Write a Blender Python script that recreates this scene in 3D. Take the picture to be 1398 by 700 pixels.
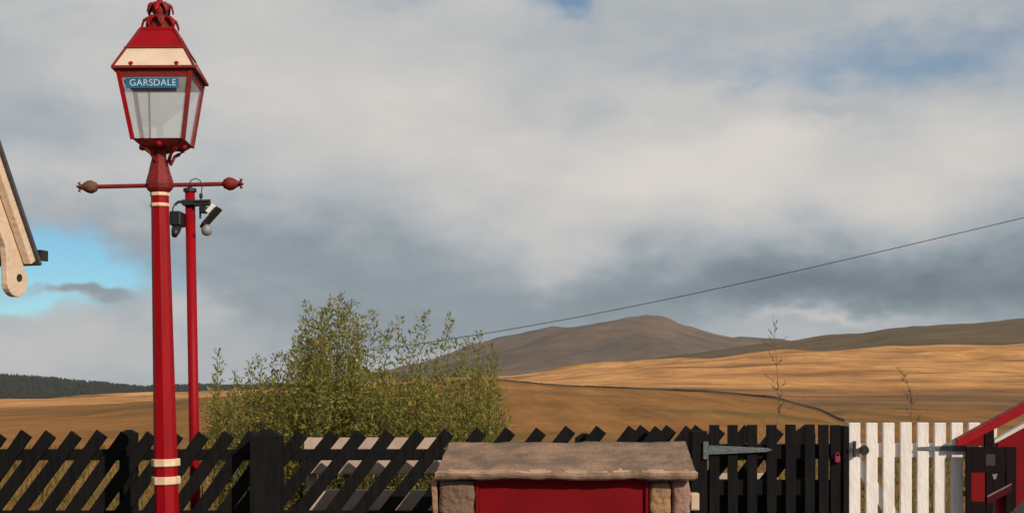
import bpy, bmesh, math, random
from mathutils import Vector, Matrix, noise
R = math.radians
random.seed(7)
scene = bpy.context.scene
for o in list(bpy.data.objects): bpy.data.objects.remove(o)
C = scene.collection

# ------------------------------------------------------------------ camera
EYE, FPX, HX, HY = 1.55, 1747.0, 699.0, 520.0     # eye height, focal length and horizon in photo pixels
cam_d = bpy.data.cameras.new('camera'); cam = bpy.data.objects.new('camera', cam_d); C.objects.link(cam)
cam.location = (0, 0, EYE); cam.rotation_euler = (R(90), 0, 0)
cam_d.sensor_width = 36; cam_d.lens = 45.0; cam_d.shift_y = 170.0/1398
cam_d.clip_start = 0.05; cam_d.clip_end = 30000
scene.camera = cam

# ------------------------------------------------------------------ light
SUN_AZ, SUN_EL = 38.0, 27.0       # sun stands behind the camera, to the right
sd = Vector((math.sin(R(SUN_AZ))*math.cos(R(SUN_EL)), -math.cos(R(SUN_AZ))*math.cos(R(SUN_EL)), math.sin(R(SUN_EL))))
sun_d = bpy.data.lights.new('sun', 'SUN'); sun = bpy.data.objects.new('sun', sun_d); C.objects.link(sun)
sun_d.energy = 3.6; sun_d.angle = R(0.55); sun_d.color = (1.0, 0.86, 0.70)
sun.rotation_euler = sd.to_track_quat('Z', 'Y').to_euler(); sun.location = (20, -20, 30)
scene.view_settings.view_transform = 'Standard'; scene.view_settings.look = 'None'
scene.view_settings.exposure = 0.0; scene.view_settings.gamma = 1.0
scene.view_settings.use_curve_mapping = False
scene.cycles.max_bounces = 6; scene.cycles.diffuse_bounces = 3; scene.cycles.transparent_max_bounces = 8

# ------------------------------------------------------------------ sky (sky texture + procedural clouds)
world = bpy.data.worlds.new('World'); scene.world = world; world.use_nodes = True
wt = world.node_tree; wt.nodes.clear()
def wn(t, **kw):
    n = wt.nodes.new(t)
    for k, v in kw.items(): setattr(n, k, v)
    return n
def wl(a, b): wt.links.new(a, b)
def M2(op, a, b=None, c=None, clamp=False):
    n = wn('ShaderNodeMath', operation=op, use_clamp=clamp)
    for i, v in enumerate((a, b, c)):
        if v is None: continue
        if isinstance(v, (int, float)): n.inputs[i].default_value = v
        else: wl(v, n.inputs[i])
    return n.outputs[0]
def sstep(x, a, b):
    n = wn('ShaderNodeMapRange', interpolation_type='SMOOTHSTEP')
    wl(x, n.inputs[0]); n.inputs[1].default_value = a; n.inputs[2].default_value = b
    return n.outputs[0]
STR = 0.1
sky = wn('ShaderNodeTexSky', sky_type='NISHITA'); sky.sun_disc = False; sky.altitude = 1800; sky.dust_density = .2; sky.ozone_density = 2.0
sky.sun_elevation = R(SUN_EL); sky.sun_rotation = R(180-SUN_AZ)
tc = wn('ShaderNodeTexCoord'); sep = wn('ShaderNodeSeparateXYZ'); wl(tc.outputs['Generated'], sep.inputs[0])
dx, dy, dz = sep.outputs
az0 = M2('ARCTAN2', dx, dy)
hyp = M2('SQRT', M2('ADD', M2('MULTIPLY', dx, dx), M2('MULTIPLY', dy, dy)))
el0 = M2('ARCTAN2', dz, hyp)
def wnoise(scale, det, rough, stretch=(1, 1, 1), off=(0, 0, 0), dist=0.0):
    mp = wn('ShaderNodeMapping'); wl(tc.outputs['Generated'], mp.inputs[0])
    mp.inputs['Scale'].default_value = stretch; mp.inputs['Location'].default_value = off
    n = wn('ShaderNodeTexNoise'); wl(mp.outputs[0], n.inputs['Vector'])
    n.inputs['Scale'].default_value = scale; n.inputs['Detail'].default_value = det
    n.inputs['Roughness'].default_value = rough; n.inputs['Distortion'].default_value = dist
    return n.outputs[0], n.outputs[1]
wA = wnoise(9, 4, .6, (1, 1, 1.7), (3.1, 0, 0)); ws = wn('ShaderNodeSeparateXYZ'); wl(wA[1], ws.inputs[0])
az = M2('ADD', az0, M2('MULTIPLY', M2('SUBTRACT', ws.outputs[0], .5), .16))
el = M2('ADD', el0, M2('MULTIPLY', M2('SUBTRACT', ws.outputs[1], .5), .085))
def blob(px, py, rx, ry, amp):
    a = math.atan((px-HX)/FPX); e = math.atan((HY-py)/FPX*math.cos(a))
    u = M2('MULTIPLY', M2('SUBTRACT', az, a), FPX/rx*math.cos(a)**0.5)
    v = M2('MULTIPLY', M2('SUBTRACT', el, e), FPX/ry)
    q = M2('ADD', M2('MULTIPLY', u, u), M2('MULTIPLY', v, v))
    return M2('MULTIPLY', M2('EXPONENT', M2('MULTIPLY', q, -1.0)), amp)
def total(lst, base):
    s = base
    for b in lst: s = M2('ADD', s, blob(*b))
    return s
n1 = wnoise(3.2, 4, .55, (1, 1, 2.2), (0, 0, .3), .3)[0]
n2 = wnoise(12, 6, .6, (1, 1, 2.0), (1.7, 0, 0), .2)[0]
n3 = wnoise(5.5, 3, .5, (1, 1, 3.4), (7.7, 0, 0), .15)[0]
# cloud cover: breaks of blue
cover = total([(70, 365, 160, 38, -.72), (25, 425, 85, 20, -.40), (105, 402, 50, 13, .55), (780, 0, 90, 34, -.40), (1090, 90, 250, 34, -.27),
               (1370, 60, 110, 90, -.24), (560, -20, 120, 40, -.22), (10, -10, 120, 50, -.22), (930, 10, 70, 30, .18)],
              M2('ADD', .72, M2('ADD', M2('MULTIPLY', M2('SUBTRACT', n1, .5), .55), M2('MULTIPLY', M2('SUBTRACT', n2, .5), .30))))
# cloud brightness: cream tops, slate bellies
bright = total([(360, 100, 360, 150, .27), (0, 10, 120, 50, -.10), (800, 250, 260, 85, .26), (1010, 180, 150, 60, .18), (1300, 200, 130, 75, .22), (1120, 270, 180, 55, .20), (790, 345, 90, 45, .16),
                (90, 255, 100, 42, .14), (285, 415, 55, 34, .22), (60, 470, 170, 34, .13), (1130, 446, 110, 10, .30),
                (60, 160, 140, 60, -.16), (250, 320, 220, 50, -.10), (480, 360, 330, 55, -.22), (560, 445, 240, 38, -.16), (980, 405, 300, 40, -.34), (1290, 380, 220, 60, -.36),
                (1180, 140, 100, 18, -.14), (690, 130, 80, 40, -.08), (105, 400, 60, 16, -.20), (180, 320, 120, 30, -.05)],
               M2('ADD', .56, M2('ADD', M2('MULTIPLY', M2('SUBTRACT', n3, .5), .34), M2('MULTIPLY', M2('SUBTRACT', n2, .5), .27))))
ramp = wn('ShaderNodeValToRGB'); wl(bright, ramp.inputs[0])
cr = ramp.color_ramp
for p, c in ((.06, (.125, .172, .205)), (.34, (.260, .318, .360)), (.58, (.440, .468, .490)), (.92, (.690, .650, .605))):
    e_ = cr.elements.new(p); e_.color = c + (1,)
cr.elements.remove(cr.elements[0]); cr.elements.remove(cr.elements[-1])
sc = wn('ShaderNodeVectorMath', operation='SCALE'); wl(ramp.outputs[0], sc.inputs[0]); sc.inputs['Scale'].default_value = 1/STR
tint = wn('ShaderNodeVectorMath', operation='MULTIPLY'); wl(sky.outputs[0], tint.inputs[0]); tint.inputs[1].default_value = (.52, .80, .86)
mx = wn('ShaderNodeMix', data_type='RGBA'); wl(sstep(cover, .14, .64), mx.inputs[0])
wl(tint.outputs[0], mx.inputs[6]); wl(sc.outputs[0], mx.inputs[7])
bg = wn('ShaderNodeBackground'); wl(mx.outputs[2], bg.inputs[0]); bg.inputs[1].default_value = STR
wo = wn('ShaderNodeOutputWorld'); wl(bg.outputs[0], wo.inputs[0])

# ------------------------------------------------------------------ helpers
def P(px, py, Y): return Vector(((px-HX)/FPX*Y, Y, EYE+(HY-py)/FPX*Y))

MATS = {}
def mat(name, col, col2=None, scale=6.0, rough=.6, bump=0.0, bscale=None, metallic=0.0, spec=.4, detail=6, lo=.35, hi=.65, stretch=(1, 1, 1), coat=0.0):
    m = bpy.data.materials.new(name); m.use_nodes = True; nt = m.node_tree
    b = nt.nodes['Principled BSDF']; b.inputs['Roughness'].default_value = rough
    b.inputs['Metallic'].default_value = metallic; b.inputs['Specular IOR Level'].default_value = spec
    b.inputs['Coat Weight'].default_value = coat
    b.inputs['Base Color'].default_value = tuple(col)+(1,)
    if col2 or bump:
        t = nt.nodes.new('ShaderNodeTexCoord'); mp = nt.nodes.new('ShaderNodeMapping')
        nt.links.new(t.outputs['Object'], mp.inputs[0]); mp.inputs['Scale'].default_value = stretch
    if col2:
        oi = nt.nodes.new('ShaderNodeObjectInfo')
        ad = nt.nodes.new('ShaderNodeVectorMath'); ad.operation = 'ADD'
        sc_ = nt.nodes.new('ShaderNodeMath'); sc_.operation = 'MULTIPLY'; sc_.inputs[1].default_value = 37.0
        nt.links.new(oi.outputs['Random'], sc_.inputs[0]); nt.links.new(mp.outputs[0], ad.inputs[0]); nt.links.new(sc_.outputs[0], ad.inputs[1])
        n = nt.nodes.new('ShaderNodeTexNoise'); n.inputs['Scale'].default_value = scale; n.inputs['Detail'].default_value = detail
        n.inputs['Roughness'].default_value = .62
        nt.links.new(ad.outputs[0], n.inputs['Vector'])
        r = nt.nodes.new('ShaderNodeValToRGB'); r.color_ramp.elements[0].position = lo; r.color_ramp.elements[1].position = hi
        r.color_ramp.elements[0].color = tuple(col)+(1,); r.color_ramp.elements[1].color = tuple(col2)+(1,)
        nt.links.new(n.outputs[0], r.inputs[0]); nt.links.new(r.outputs[0], b.inputs['Base Color'])
        mr = nt.nodes.new('ShaderNodeMapRange'); mr.inputs[3].default_value = max(0, rough-.1); mr.inputs[4].default_value = min(1, rough+.15)
        nt.links.new(n.outputs[0], mr.inputs[0]); nt.links.new(mr.outputs[0], b.inputs['Roughness'])
    if bump:
        n2_ = nt.nodes.new('ShaderNodeTexNoise'); n2_.inputs['Scale'].default_value = bscale or scale*3; n2_.inputs['Detail'].default_value = 6
        nt.links.new(mp.outputs[0], n2_.inputs['Vector'])
        bp = nt.nodes.new('ShaderNodeBump'); bp.inputs['Strength'].default_value = bump; bp.inputs['Distance'].default_value = .02
        nt.links.new(n2_.outputs[0], bp.inputs['Height']); nt.links.new(bp.outputs[0], b.inputs['Normal'])
    MATS[name] = m; return m

class MB:
    """collects shapes, links them as ONE mesh object"""
    def __init__(s): s.v, s.f = [], []
    def add(s, vs, fs):
        k = len(s.v); s.v += [Vector(v) for v in vs]; s.f += [tuple(i+k for i in f) for f in fs]; return s
    def box(s, c, size, rot=None):
        hx, hy, hz = size[0]/2, size[1]/2, size[2]/2; c = Vector(c)
        vs = [Vector((x, y, z)) for x in (-hx, hx) for y in (-hy, hy) for z in (-hz, hz)]
        if rot: vs = [rot @ v for v in vs]
        return s.add([v+c for v in vs], [(0, 1, 3, 2), (4, 6, 7, 5), (0, 4, 5, 1), (2, 3, 7, 6), (0, 2, 6, 4), (1, 5, 7, 3)])
    def span(s, x0, x1, y0, y1, z0, z1): return s.box(((x0+x1)/2, (y0+y1)/2, (z0+z1)/2), (x1-x0, y1-y0, z1-z0))
    def tube(s, pts, r, n=8, cap=True):
        pts = [Vector(p) for p in pts]; rs = r if isinstance(r, (list, tuple)) else [r]*len(pts)
        k = len(s.v); vs, fs = [], []
        for i, p in enumerate(pts):
            t = (pts[min(i+1, len(pts)-1)]-pts[max(i-1, 0)]).normalized()
            a = Vector((0, 0, 1)) if abs(t.z) < .9 else Vector((0, 1, 0))
            u = t.cross(a).normalized(); w = t.cross(u)
            for j in range(n):
                q = 2*math.pi*(j+.5)/n; vs.append(p+(u*math.cos(q)+w*math.sin(q))*rs[i])
        for i in range(len(pts)-1):
            for j in range(n): fs.append((i*n+j, i*n+(j+1) % n, (i+1)*n+(j+1) % n, (i+1)*n+j))
        if cap: fs += [tuple(range(n))[::-1], tuple(range((len(pts)-1)*n, len(pts)*n))]
        return s.add(vs, fs)
    def lathe(s, prof, n=16, c=(0, 0, 0), ph=.5):
        c = Vector(c); vs, fs = [], []
        for r, z in prof:
            for j in range(n):
                q = 2*math.pi*(j+ph)/n; vs.append(c+Vector((r*math.cos(q), r*math.sin(q), z)))
        m = len(prof)
        for i in range(m-1):
            for j in range(n): fs.append((i*n+j, i*n+(j+1) % n, (i+1)*n+(j+1) % n, (i+1)*n+j))
        fs += [tuple(range(n))[::-1], tuple(range((m-1)*n, m*n))]
        return s.add(vs, fs)
    def loft(s, a, b):
        n = len(a); fs = [(i, (i+1) % n, n+(i+1) % n, n+i) for i in range(n)]
        return s.add(list(a)+list(b), fs+[tuple(range(n))[::-1], tuple(range(n, 2*n))])
    def prism(s, poly, d):
        poly = [Vector(p) for p in poly]; d = Vector(d); return s.loft(poly, [p+d for p in poly])
    def mesh(s, name, m, smooth=False):
        me = bpy.data.meshes.new(name); me.from_pydata([tuple(v) for v in s.v], [], s.f)
        bm = bmesh.new(); bm.from_mesh(me); bmesh.ops.recalc_face_normals(bm, faces=bm.faces); bm.to_mesh(me); bm.free()
        me.materials.append(m)
        if smooth:
            for p in me.polygons: p.use_smooth = True
        return me
    def build(s, name, m, parent=None, smooth=False, bevel=0.0):
        o = bpy.data.objects.new(name, s.mesh(name, m, smooth)); C.objects.link(o)
        if parent: o.parent = parent
        if bevel:
            md = o.modifiers.new('bevel', 'BEVEL'); md.width = bevel; md.segments = 2; md.limit_method = 'ANGLE'
        return o
def tag(o, label, cat, group=None, kind=None):
    o['label'] = label; o['category'] = cat
    if group: o['group'] = group
    if kind: o['kind'] = kind
    return o
def thing(name, label, cat, loc=(0, 0, 0), rot=(0, 0, 0), group=None):
    o = bpy.data.objects.new(name, None); C.objects.link(o); o.location = loc; o.rotation_euler = rot
    o.empty_display_size = .2
    return tag(o, label, cat, group)
def inst(name, me, parent, loc=(0, 0, 0), rot=(0, 0, 0), scale=(1, 1, 1)):
    o = bpy.data.objects.new(name, me); C.objects.link(o); o.parent = parent
    o.location = loc; o.rotation_euler = rot; o.scale = scale; return o
def curve_interp(pts, x):
    if x <= pts[0][0]: return pts[0][1]
    for (x0, y0), (x1, y1) in zip(pts, pts[1:]):
        if x <= x1:
            t = (x-x0)/(x1-x0); t = t*t*(3-2*t)*.5+t*.5; return y0+(y1-y0)*t
    return pts[-1][1]

# ------------------------------------------------------------------ materials
red = mat('red_paint', (.30, .002, .007), (.19, .003, .006), 22, .5, .06, 60, spec=.14, lo=.42, hi=.80, stretch=(1, 1, .14))
red_dull = mat('weathered_red_paint', (.23, .012, .012), (.15, .018, .013), 22, .55, .25, 70, spec=.25)
red_door = mat('door_red_paint', (.19, .002, .006), (.155, .002, .005), 5, .6, .05, 50, spec=.12)
cream = mat('cream_paint', (.78, .58, .40), (.66, .46, .30), 14, .5, .15, 60)
black = mat('black_stained_timber', (.0065, .0065, .0075), (.0120, .0115, .0115), 14, .8, .25, 40, spec=.08, stretch=(3, 3, .35))
white = mat('white_gate_paint', (.80, .74, .71), (.58, .54, .48), 12, .55, .25, 50, stretch=(2, 2, .4), lo=.42, hi=.82)
grey_iron = mat('galvanised_iron', (.125, .145, .155), (.085, .10, .11), 25, .5, .2, metallic=.35)
dark_iron = mat('black_iron', (.012, .012, .013), (.03, .024, .02), 25, .5)
dark_plastic = mat('camera_housing_black', (.012, .014, .018), None, rough=.45)
pale_plastic = mat('camera_housing_grey', (.32, .33, .34), (.22, .23, .24), 30, .4)
board_cream = mat('bargeboard_cream', (.76, .58, .43), (.62, .45, .31), 9, .6, .3, 40, hi=.8)
slate = mat('roof_slate', (.055, .055, .065), (.09, .085, .09), 8, .7, .4)
stonewall = mat('gritstone_wall', (.24, .17, .12), (.15, .11, .085), 5, .9, .7, 20)
tarmac = mat('platform_tarmac', (.055, .053, .05), (.085, .08, .075), 30, .9, .5, 120)
pale_board = mat('pale_painted_boards', (.52, .40, .33), (.42, .31, .25), 8, .7, .2)
def glassy(name, col, alpha, rough=.08):
    m = bpy.data.materials.new(name); m.use_nodes = True; nt = m.node_tree; b = nt.nodes['Principled BSDF']
    b.inputs['Base Color'].default_value = col+(1,); b.inputs['Roughness'].default_value = rough
    tr = nt.nodes.new('ShaderNodeBsdfTransparent'); mxs = nt.nodes.new('ShaderNodeMixShader')
    n = nt.nodes.new('ShaderNodeTexNoise'); n.inputs['Scale'].default_value = 9; n.inputs['Detail'].default_value = 5
    t = nt.nodes.new('ShaderNodeTexCoord'); nt.links.new(t.outputs['Object'], n.inputs['Vector'])
    mr = nt.nodes.new('ShaderNodeMapRange'); mr.inputs[3].default_value = alpha-.09; mr.inputs[4].default_value = alpha+.09
    nt.links.new(n.outputs[0], mr.inputs[0]); nt.links.new(mr.outputs[0], mxs.inputs[0])
    nt.links.new(tr.outputs[0], mxs.inputs[1]); nt.links.new(b.outputs[0], mxs.inputs[2])
    nt.links.new(mxs.outputs[0], nt.nodes['Material Output'].inputs[0]); return m
pane_m = glassy('dusty_lantern_glass', (.60, .64, .64), .24)
roof_pane = mat('opal_roof_glass', (.70, .56, .43), (.62, .48, .36), 12, .25)
blue_enamel = mat('blue_enamel', (.012, .13, .29), (.010, .10, .22), 10, .35)
letter_white = mat('white_letters', (.50, .58, .64), None, rough=.5)

# ------------------------------------------------------------------ terrain
def terrain_mat(name, stops, scale, stretch, bump=.5, patch=None, near=None):
    m = bpy.data.materials.new(name); m.use_nodes = True; nt = m.node_tree; b = nt.nodes['Principled BSDF']
    b.inputs['Roughness'].default_value = .95; b.inputs['Specular IOR Level'].default_value = .1
    g = nt.nodes.new('ShaderNodeNewGeometry')
    def nz(sc__, st, det, rg=.6):
        mp = nt.nodes.new('ShaderNodeMapping'); mp.inputs['Scale'].default_value = st; nt.links.new(g.outputs['Position'], mp.inputs[0])
        n = nt.nodes.new('ShaderNodeTexNoise'); n.inputs['Scale'].default_value = sc__; n.inputs['Detail'].default_value = det; n.inputs['Roughness'].default_value = rg
        nt.links.new(mp.outputs[0], n.inputs['Vector']); return n
    n = nz(scale, stretch, 9)
    r = nt.nodes.new('ShaderNodeValToRGB'); els = r.color_ramp.elements
    while len(els) > 1: els.remove(els[-1])
    els[0].position, els[0].color = stops[0][0], stops[0][1]+(1,)
    for p, c in stops[1:]: els.new(p).color = c+(1,)
    nt.links.new(n.outputs[0], r.inputs[0]); outc = r.outputs[0]
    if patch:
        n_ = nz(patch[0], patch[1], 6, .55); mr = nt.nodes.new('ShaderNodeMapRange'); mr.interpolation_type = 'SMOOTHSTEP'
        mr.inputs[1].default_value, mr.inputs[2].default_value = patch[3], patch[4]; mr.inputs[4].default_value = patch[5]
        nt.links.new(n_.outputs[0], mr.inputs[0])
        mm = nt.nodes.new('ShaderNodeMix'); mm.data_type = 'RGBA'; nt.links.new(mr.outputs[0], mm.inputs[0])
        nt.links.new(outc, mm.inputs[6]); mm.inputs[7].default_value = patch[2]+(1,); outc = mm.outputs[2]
    if near:      # rougher brown pasture on the lower ground, bleached grass higher up
        sp3 = nt.nodes.new('ShaderNodeSeparateXYZ'); nt.links.new(g.outputs['Position'], sp3.inputs[0])
        n_ = nz(.007, (.6, 1, 1), 6); ad = nt.nodes.new('ShaderNodeMath'); ad.operation = 'MULTIPLY_ADD'; ad.inputs[1].default_value = 700
        nt.links.new(n_.outputs[0], ad.inputs[0]); nt.links.new(sp3.outputs[1], ad.inputs[2])
        mr = nt.nodes.new('ShaderNodeMapRange'); mr.interpolation_type = 'SMOOTHSTEP'; nt.links.new(ad.outputs[0], mr.inputs[0])
        mr.inputs[1].default_value, mr.inputs[2].default_value = near[0]+350, near[1]+350
        n4 = nz(.02, (.5, 1.6, 1), 7); c4 = nt.nodes.new('ShaderNodeValToRGB'); c4.color_ramp.elements[0].position = .35; c4.color_ramp.elements[1].position = .65
        c4.color_ramp.elements[0].color = tuple(v*.72 for v in near[2])+(1,); c4.color_ramp.elements[1].color = tuple(v*1.25 for v in near[2])+(1,)
        nt.links.new(n4.outputs[0], c4.inputs[0])
        mm = nt.nodes.new('ShaderNodeMix'); mm.data_type = 'RGBA'; nt.links.new(mr.outputs[0], mm.inputs[0]); nt.links.new(c4.outputs[0], mm.inputs[6]); nt.links.new(outc, mm.inputs[7]); outc = mm.outputs[2]
    nf = nz(scale*7, (stretch[0]*1.2, stretch[1]*.5, 1), 10, .72); mf = nt.nodes.new('ShaderNodeMapRange'); nt.links.new(nf.outputs[0], mf.inputs[0])
    mf.inputs[1].default_value = .32; mf.inputs[2].default_value = .68; mf.inputs[3].default_value = .62; mf.inputs[4].default_value = 1.30
    vm = nt.nodes.new('ShaderNodeVectorMath'); vm.operation = 'SCALE'; nt.links.new(outc, vm.inputs[0]); nt.links.new(mf.outputs[0], vm.inputs['Scale']); outc = vm.outputs[0]
    nt.links.new(outc, b.inputs['Base Color'])
    bp = nt.nodes.new('ShaderNodeBump'); bp.inputs['Strength'].default_value = bump; bp.inputs['Distance'].default_value = .6/scale*.2
    nt.links.new(n.outputs[0], bp.inputs['Height']); nt.links.new(bp.outputs[0], b.inputs['Normal'])
    return m
near_grass = terrain_mat('tawny_moor_grass', [(.34, (.155, .082, .025)), (.46, (.26, .118, .032)), (.58, (.32, .145, .040)), (.70, (.19, .098, .030))], .05, (1, .35, 1), .6,
                         patch=(.05, (.5, 1.0, 1), (.135, .098, .028), .48, .64, .85))
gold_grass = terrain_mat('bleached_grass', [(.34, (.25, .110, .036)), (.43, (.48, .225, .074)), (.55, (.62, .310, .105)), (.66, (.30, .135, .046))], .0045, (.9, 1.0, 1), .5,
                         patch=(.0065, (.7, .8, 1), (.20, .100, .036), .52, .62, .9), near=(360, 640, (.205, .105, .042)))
shaded_heather = terrain_mat('cloud_shaded_heather_fell', [(.34, (.060, .045, .034)), (.46, (.105, .073, .050)), (.56, (.165, .100, .060)), (.68, (.076, .058, .042))], .0022, (.6, 1.3, 2.6), .5)  # brown heather, darkened so the fell's cloud shadow sits in the colour
olive_hill = terrain_mat('olive_brown_moor', [(.36, (.058, .047, .026)), (.46, (.15, .085, .038)), (.54, (.085, .066, .028)), (.64, (.16, .095, .042)), (.72, (.065, .056, .026))], .0030, (.4, 2.2, 2.0), .5)
forest_floor = terrain_mat('forest_floor', [(.3, (.02, .024, .018)), (.7, (.03, .033, .024))], .01, (1, 1, 1))

def sheet(name, rows, material, x_px=(-900, 2300), nx=220, sub=14, rough=0.0, nsc=.01, fade=60):
    """terrain through ridge rows: each row is a distance and a height line given at control points"""
    vs, fs = [], []; ys = []
    for k in range(len(rows)-1):
        for s in range(sub): ys.append((k, s/sub))
    ys.append((len(rows)-2, 1.0))
    for k, t in ys:
        (Ya, pa), (Yb, pb) = rows[k], rows[k+1]
        tt = t*t*(3-2*t)*.6+t*.4
        Y = Ya+(Yb-Ya)*t
        for i in range(nx+1):
            px = x_px[0]+(x_px[1]-x_px[0])*i/nx
            za = EYE+(HY-curve_interp(pa, px))/FPX*abs(Ya); zb = EYE+(HY-curve_interp(pb, px))/FPX*abs(Yb)
            z = za+(zb-za)*tt; x = (px-HX)/FPX*max(Y, 30.0)
            if rough and Y > fade: z += rough*min(1, (Y-fade)/(fade*3))*(noise.fractal(Vector((x*nsc, Y*nsc, 3.3)), 1.0, 2.1, 5))
            vs.append((x, Y, z))
    w = nx+1
    for r in range(len(ys)-1):
        for i in range(nx): fs.append((r*w+i, r*w+i+1, (r+1)*w+i+1, (r+1)*w+i))
    me = bpy.data.meshes.new(name); me.from_pydata(vs, [], fs); me.materials.append(material)
    for p in me.polygons: p.use_smooth = True
    o = bpy.data.objects.new(name, me); C.objects.link(o); o['kind'] = 'structure'
    return o
def lvl(Y, z): return (Y, [(0, HY+(EYE-z)*FPX/abs(Y))])
CREST = [(-900, 560), (0, 557), (100, 556), (200, 548), (290, 542), (450, 531), (660, 518), (800, 528), (950, 534), (1050, 542), (1110, 557), (1155, 576), (1250, 582), (1398, 586), (2300, 590)]
GOLD_TOP = [(-900, 552), (0, 548), (300, 534), (620, 519), (680, 516), (800, 503), (950, 490), (1060, 483), (1200, 476), (1398, 470), (2300, 455)]
ground = sheet('ground', [lvl(-80, -.03), lvl(-20, -.03), lvl(12, -.03), (40, [(0, 588), (900, 588), (1400, 592)]), (100, CREST),
                          (170, [(p, q+(16 if p < 1120 else -12)) for p, q in CREST]),
                          (300, [(-900, 575), (300, 560), (700, 548), (1050, 556), (1155, 556), (1398, 560), (2300, 560)])], near_grass, nx=260, rough=.25, nsc=.05)
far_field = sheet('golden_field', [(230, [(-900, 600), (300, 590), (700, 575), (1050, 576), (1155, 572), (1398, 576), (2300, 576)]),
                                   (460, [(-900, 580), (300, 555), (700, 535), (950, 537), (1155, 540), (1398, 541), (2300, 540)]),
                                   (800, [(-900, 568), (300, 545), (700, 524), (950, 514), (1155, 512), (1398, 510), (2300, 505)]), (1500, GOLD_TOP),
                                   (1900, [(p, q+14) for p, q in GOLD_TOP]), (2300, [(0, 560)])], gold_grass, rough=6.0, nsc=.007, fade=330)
WOOD = [(-900, 497), (0, 513), (60, 515.5), (130, 521), (200, 527), (290, 524), (450, 522), (620, 518), (760, 520), (1000, 530), (2300, 540)]
wood_hill = sheet('wooded_hill', [(1750, [(0, 600)]), (2000, [(0, 562), (400, 556), (2300, 560)]), (2700, WOOD), (3200, [(0, 580)])], forest_floor, x_px=(-900, 1300), nx=120, rough=4, nsc=.005)
RIGHT = [(-900, 560), (700, 530), (900, 490), (1000, 476), (1060, 466), (1150, 455), (1250, 447), (1398, 438), (1700, 428), (2300, 420)]
right_hill = sheet('moor_hill', [(1800, [(0, 580), (1398, 520)]), (2300, [(0, 570), (900, 510), (1398, 474), (2300, 468)]), (3300, RIGHT), (4200, [(0, 560)])], olive_hill, x_px=(300, 2300), rough=9, nsc=.004)
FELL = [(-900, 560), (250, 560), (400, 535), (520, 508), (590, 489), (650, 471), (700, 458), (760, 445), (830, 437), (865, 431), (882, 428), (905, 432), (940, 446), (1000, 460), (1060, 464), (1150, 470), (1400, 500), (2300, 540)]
fell = sheet('fell', [(3400, [(0, 600)]), (4200, [(0, 560), (600, 530), (1000, 510), (1400, 530)]), (5200, [(p, q+13+6*math.sin(p*.021)) for p, q in FELL]), (6000, FELL), (7500, [(0, 560)])], shaded_heather, x_px=(-900, 2300), nx=300, rough=24, nsc=.0028)

# platform the camera stands on
pl = MB().span(-14, 14, -12, 7.35, -.6, 0).build('platform', tarmac); pl['kind'] = 'structure'

# ------------------------------------------------------------------ station building gable (only the bargeboard end reaches into view)
EX, EY = P(24, 366, 6.0).x, 6.0
EZ = P(24, 366, 6.0).z
bld = thing('station_building', 'cream bargeboard with rounded pierced end on station roof at left edge', 'building', (EX, EY, 0), (0, 0, R(-15)))
pit = R(60); cp, sp_ = math.cos(pit), math.sin(pit)
HALF = 2.0
def gab(a, w, x):           # a: distance up the slope from the eave end, w: offset above (+) or below (-) the board's axis
    return Vector((x, -(a*cp) - w*sp_*-1*0 + (w*sp_), EZ + a*sp_ + w*cp))
TH = .035
bb = MB(); out = []
L_ = HALF/cp
# outline: straight upper edge, long lower edge, rounded drop end
for a, w in ((L_, .050), (.02, .050)): out.append(gab(a, w, 0))
cy0, r0 = -.010, .072
for k in range(0, 15):
    q = R(78 + k*(224/14)); out.append(gab(-.055+r0*math.cos(q), cy0-.018+r0*math.sin(q)*1.08, 0))
for a, w in ((.06, -.052), (.12, -.028), (.20, -.030), (.27, -.052), (.36, -.060), (.50, -.060), (L_, -.060)): out.append(gab(a, w, 0))
bb.prism(out, (-TH, 0, 0)).build('bargeboard', board_cream, bld, bevel=.004)
hole = MB(); ring = [gab(-.045+.018*math.cos(2*math.pi*k/12), -.010+.021*math.sin(2*math.pi*k/12), .002) for k in range(12)]
hole.prism(ring, (-.012, 0, 0)).build('pierced_hole', dark_iron, bld)
mo = MB(); mo.prism([gab(L_, .048, .0), gab(-.005, .048, .0), gab(-.005, .048, .045), gab(L_, .048, .045)], (gab(0, .088, 0)-gab(0, .048, 0)))
mo.build('verge_moulding', board_cream, bld, bevel=.006)
mo2 = MB(); mo2.prism([gab(L_, .089, -.1), gab(-.03, .089, -.1), gab(-.03, .089, .060), gab(L_, .089, .060)], (gab(0, .103, 0)-gab(0, .089, 0)))
mo2.build('verge_slate', slate, bld)
rf = MB(); rf.prism([gab(L_+.05, .09, -4.5), gab(-.03, .09, -4.5), gab(-.03, .09, -.101), gab(L_+.05, .09, -.101)], (gab(0, .12, 0)-gab(0, .09, 0)))
rf.prism([Vector((v.x, -2*HALF-v.y, v.z)) for v in (gab(L_+.05, .09, -4.5), gab(-.03, .09, -4.5), gab(-.03, .09, .03), gab(L_+.05, .09, .03))], Vector((0, -.03*sp_, .03*cp)))
rf.build('roof', slate, bld)
nb = MB(); nb.prism([Vector((v.x, -2*HALF-v.y, v.z)) for v in out], (-TH, 0, 0)).build('bargeboard', board_cream, bld)
wl_ = MB(); apex = HALF*math.tan(pit)
wl_.prism([Vector((-.42, -.45, 0)), Vector((-.42, -2*HALF+.45, 0)), Vector((-.42, -2*HALF+.45, EZ+.45*math.tan(pit)-.02)), Vector((-.42, -HALF, EZ+apex-.08)), Vector((-.42, -.45, EZ+.45*math.tan(pit)-.02))], (-4, 0, 0))
wl_.build('wall', stonewall, bld)
gut = MB(); g0 = gab(-.02, .075, 0)+Vector((-.035, 0, .075))
gut.tube([g0+Vector((-4.4, .05, -.03)), g0+Vector((.075, .05, -.03))], .022, 10)
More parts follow.
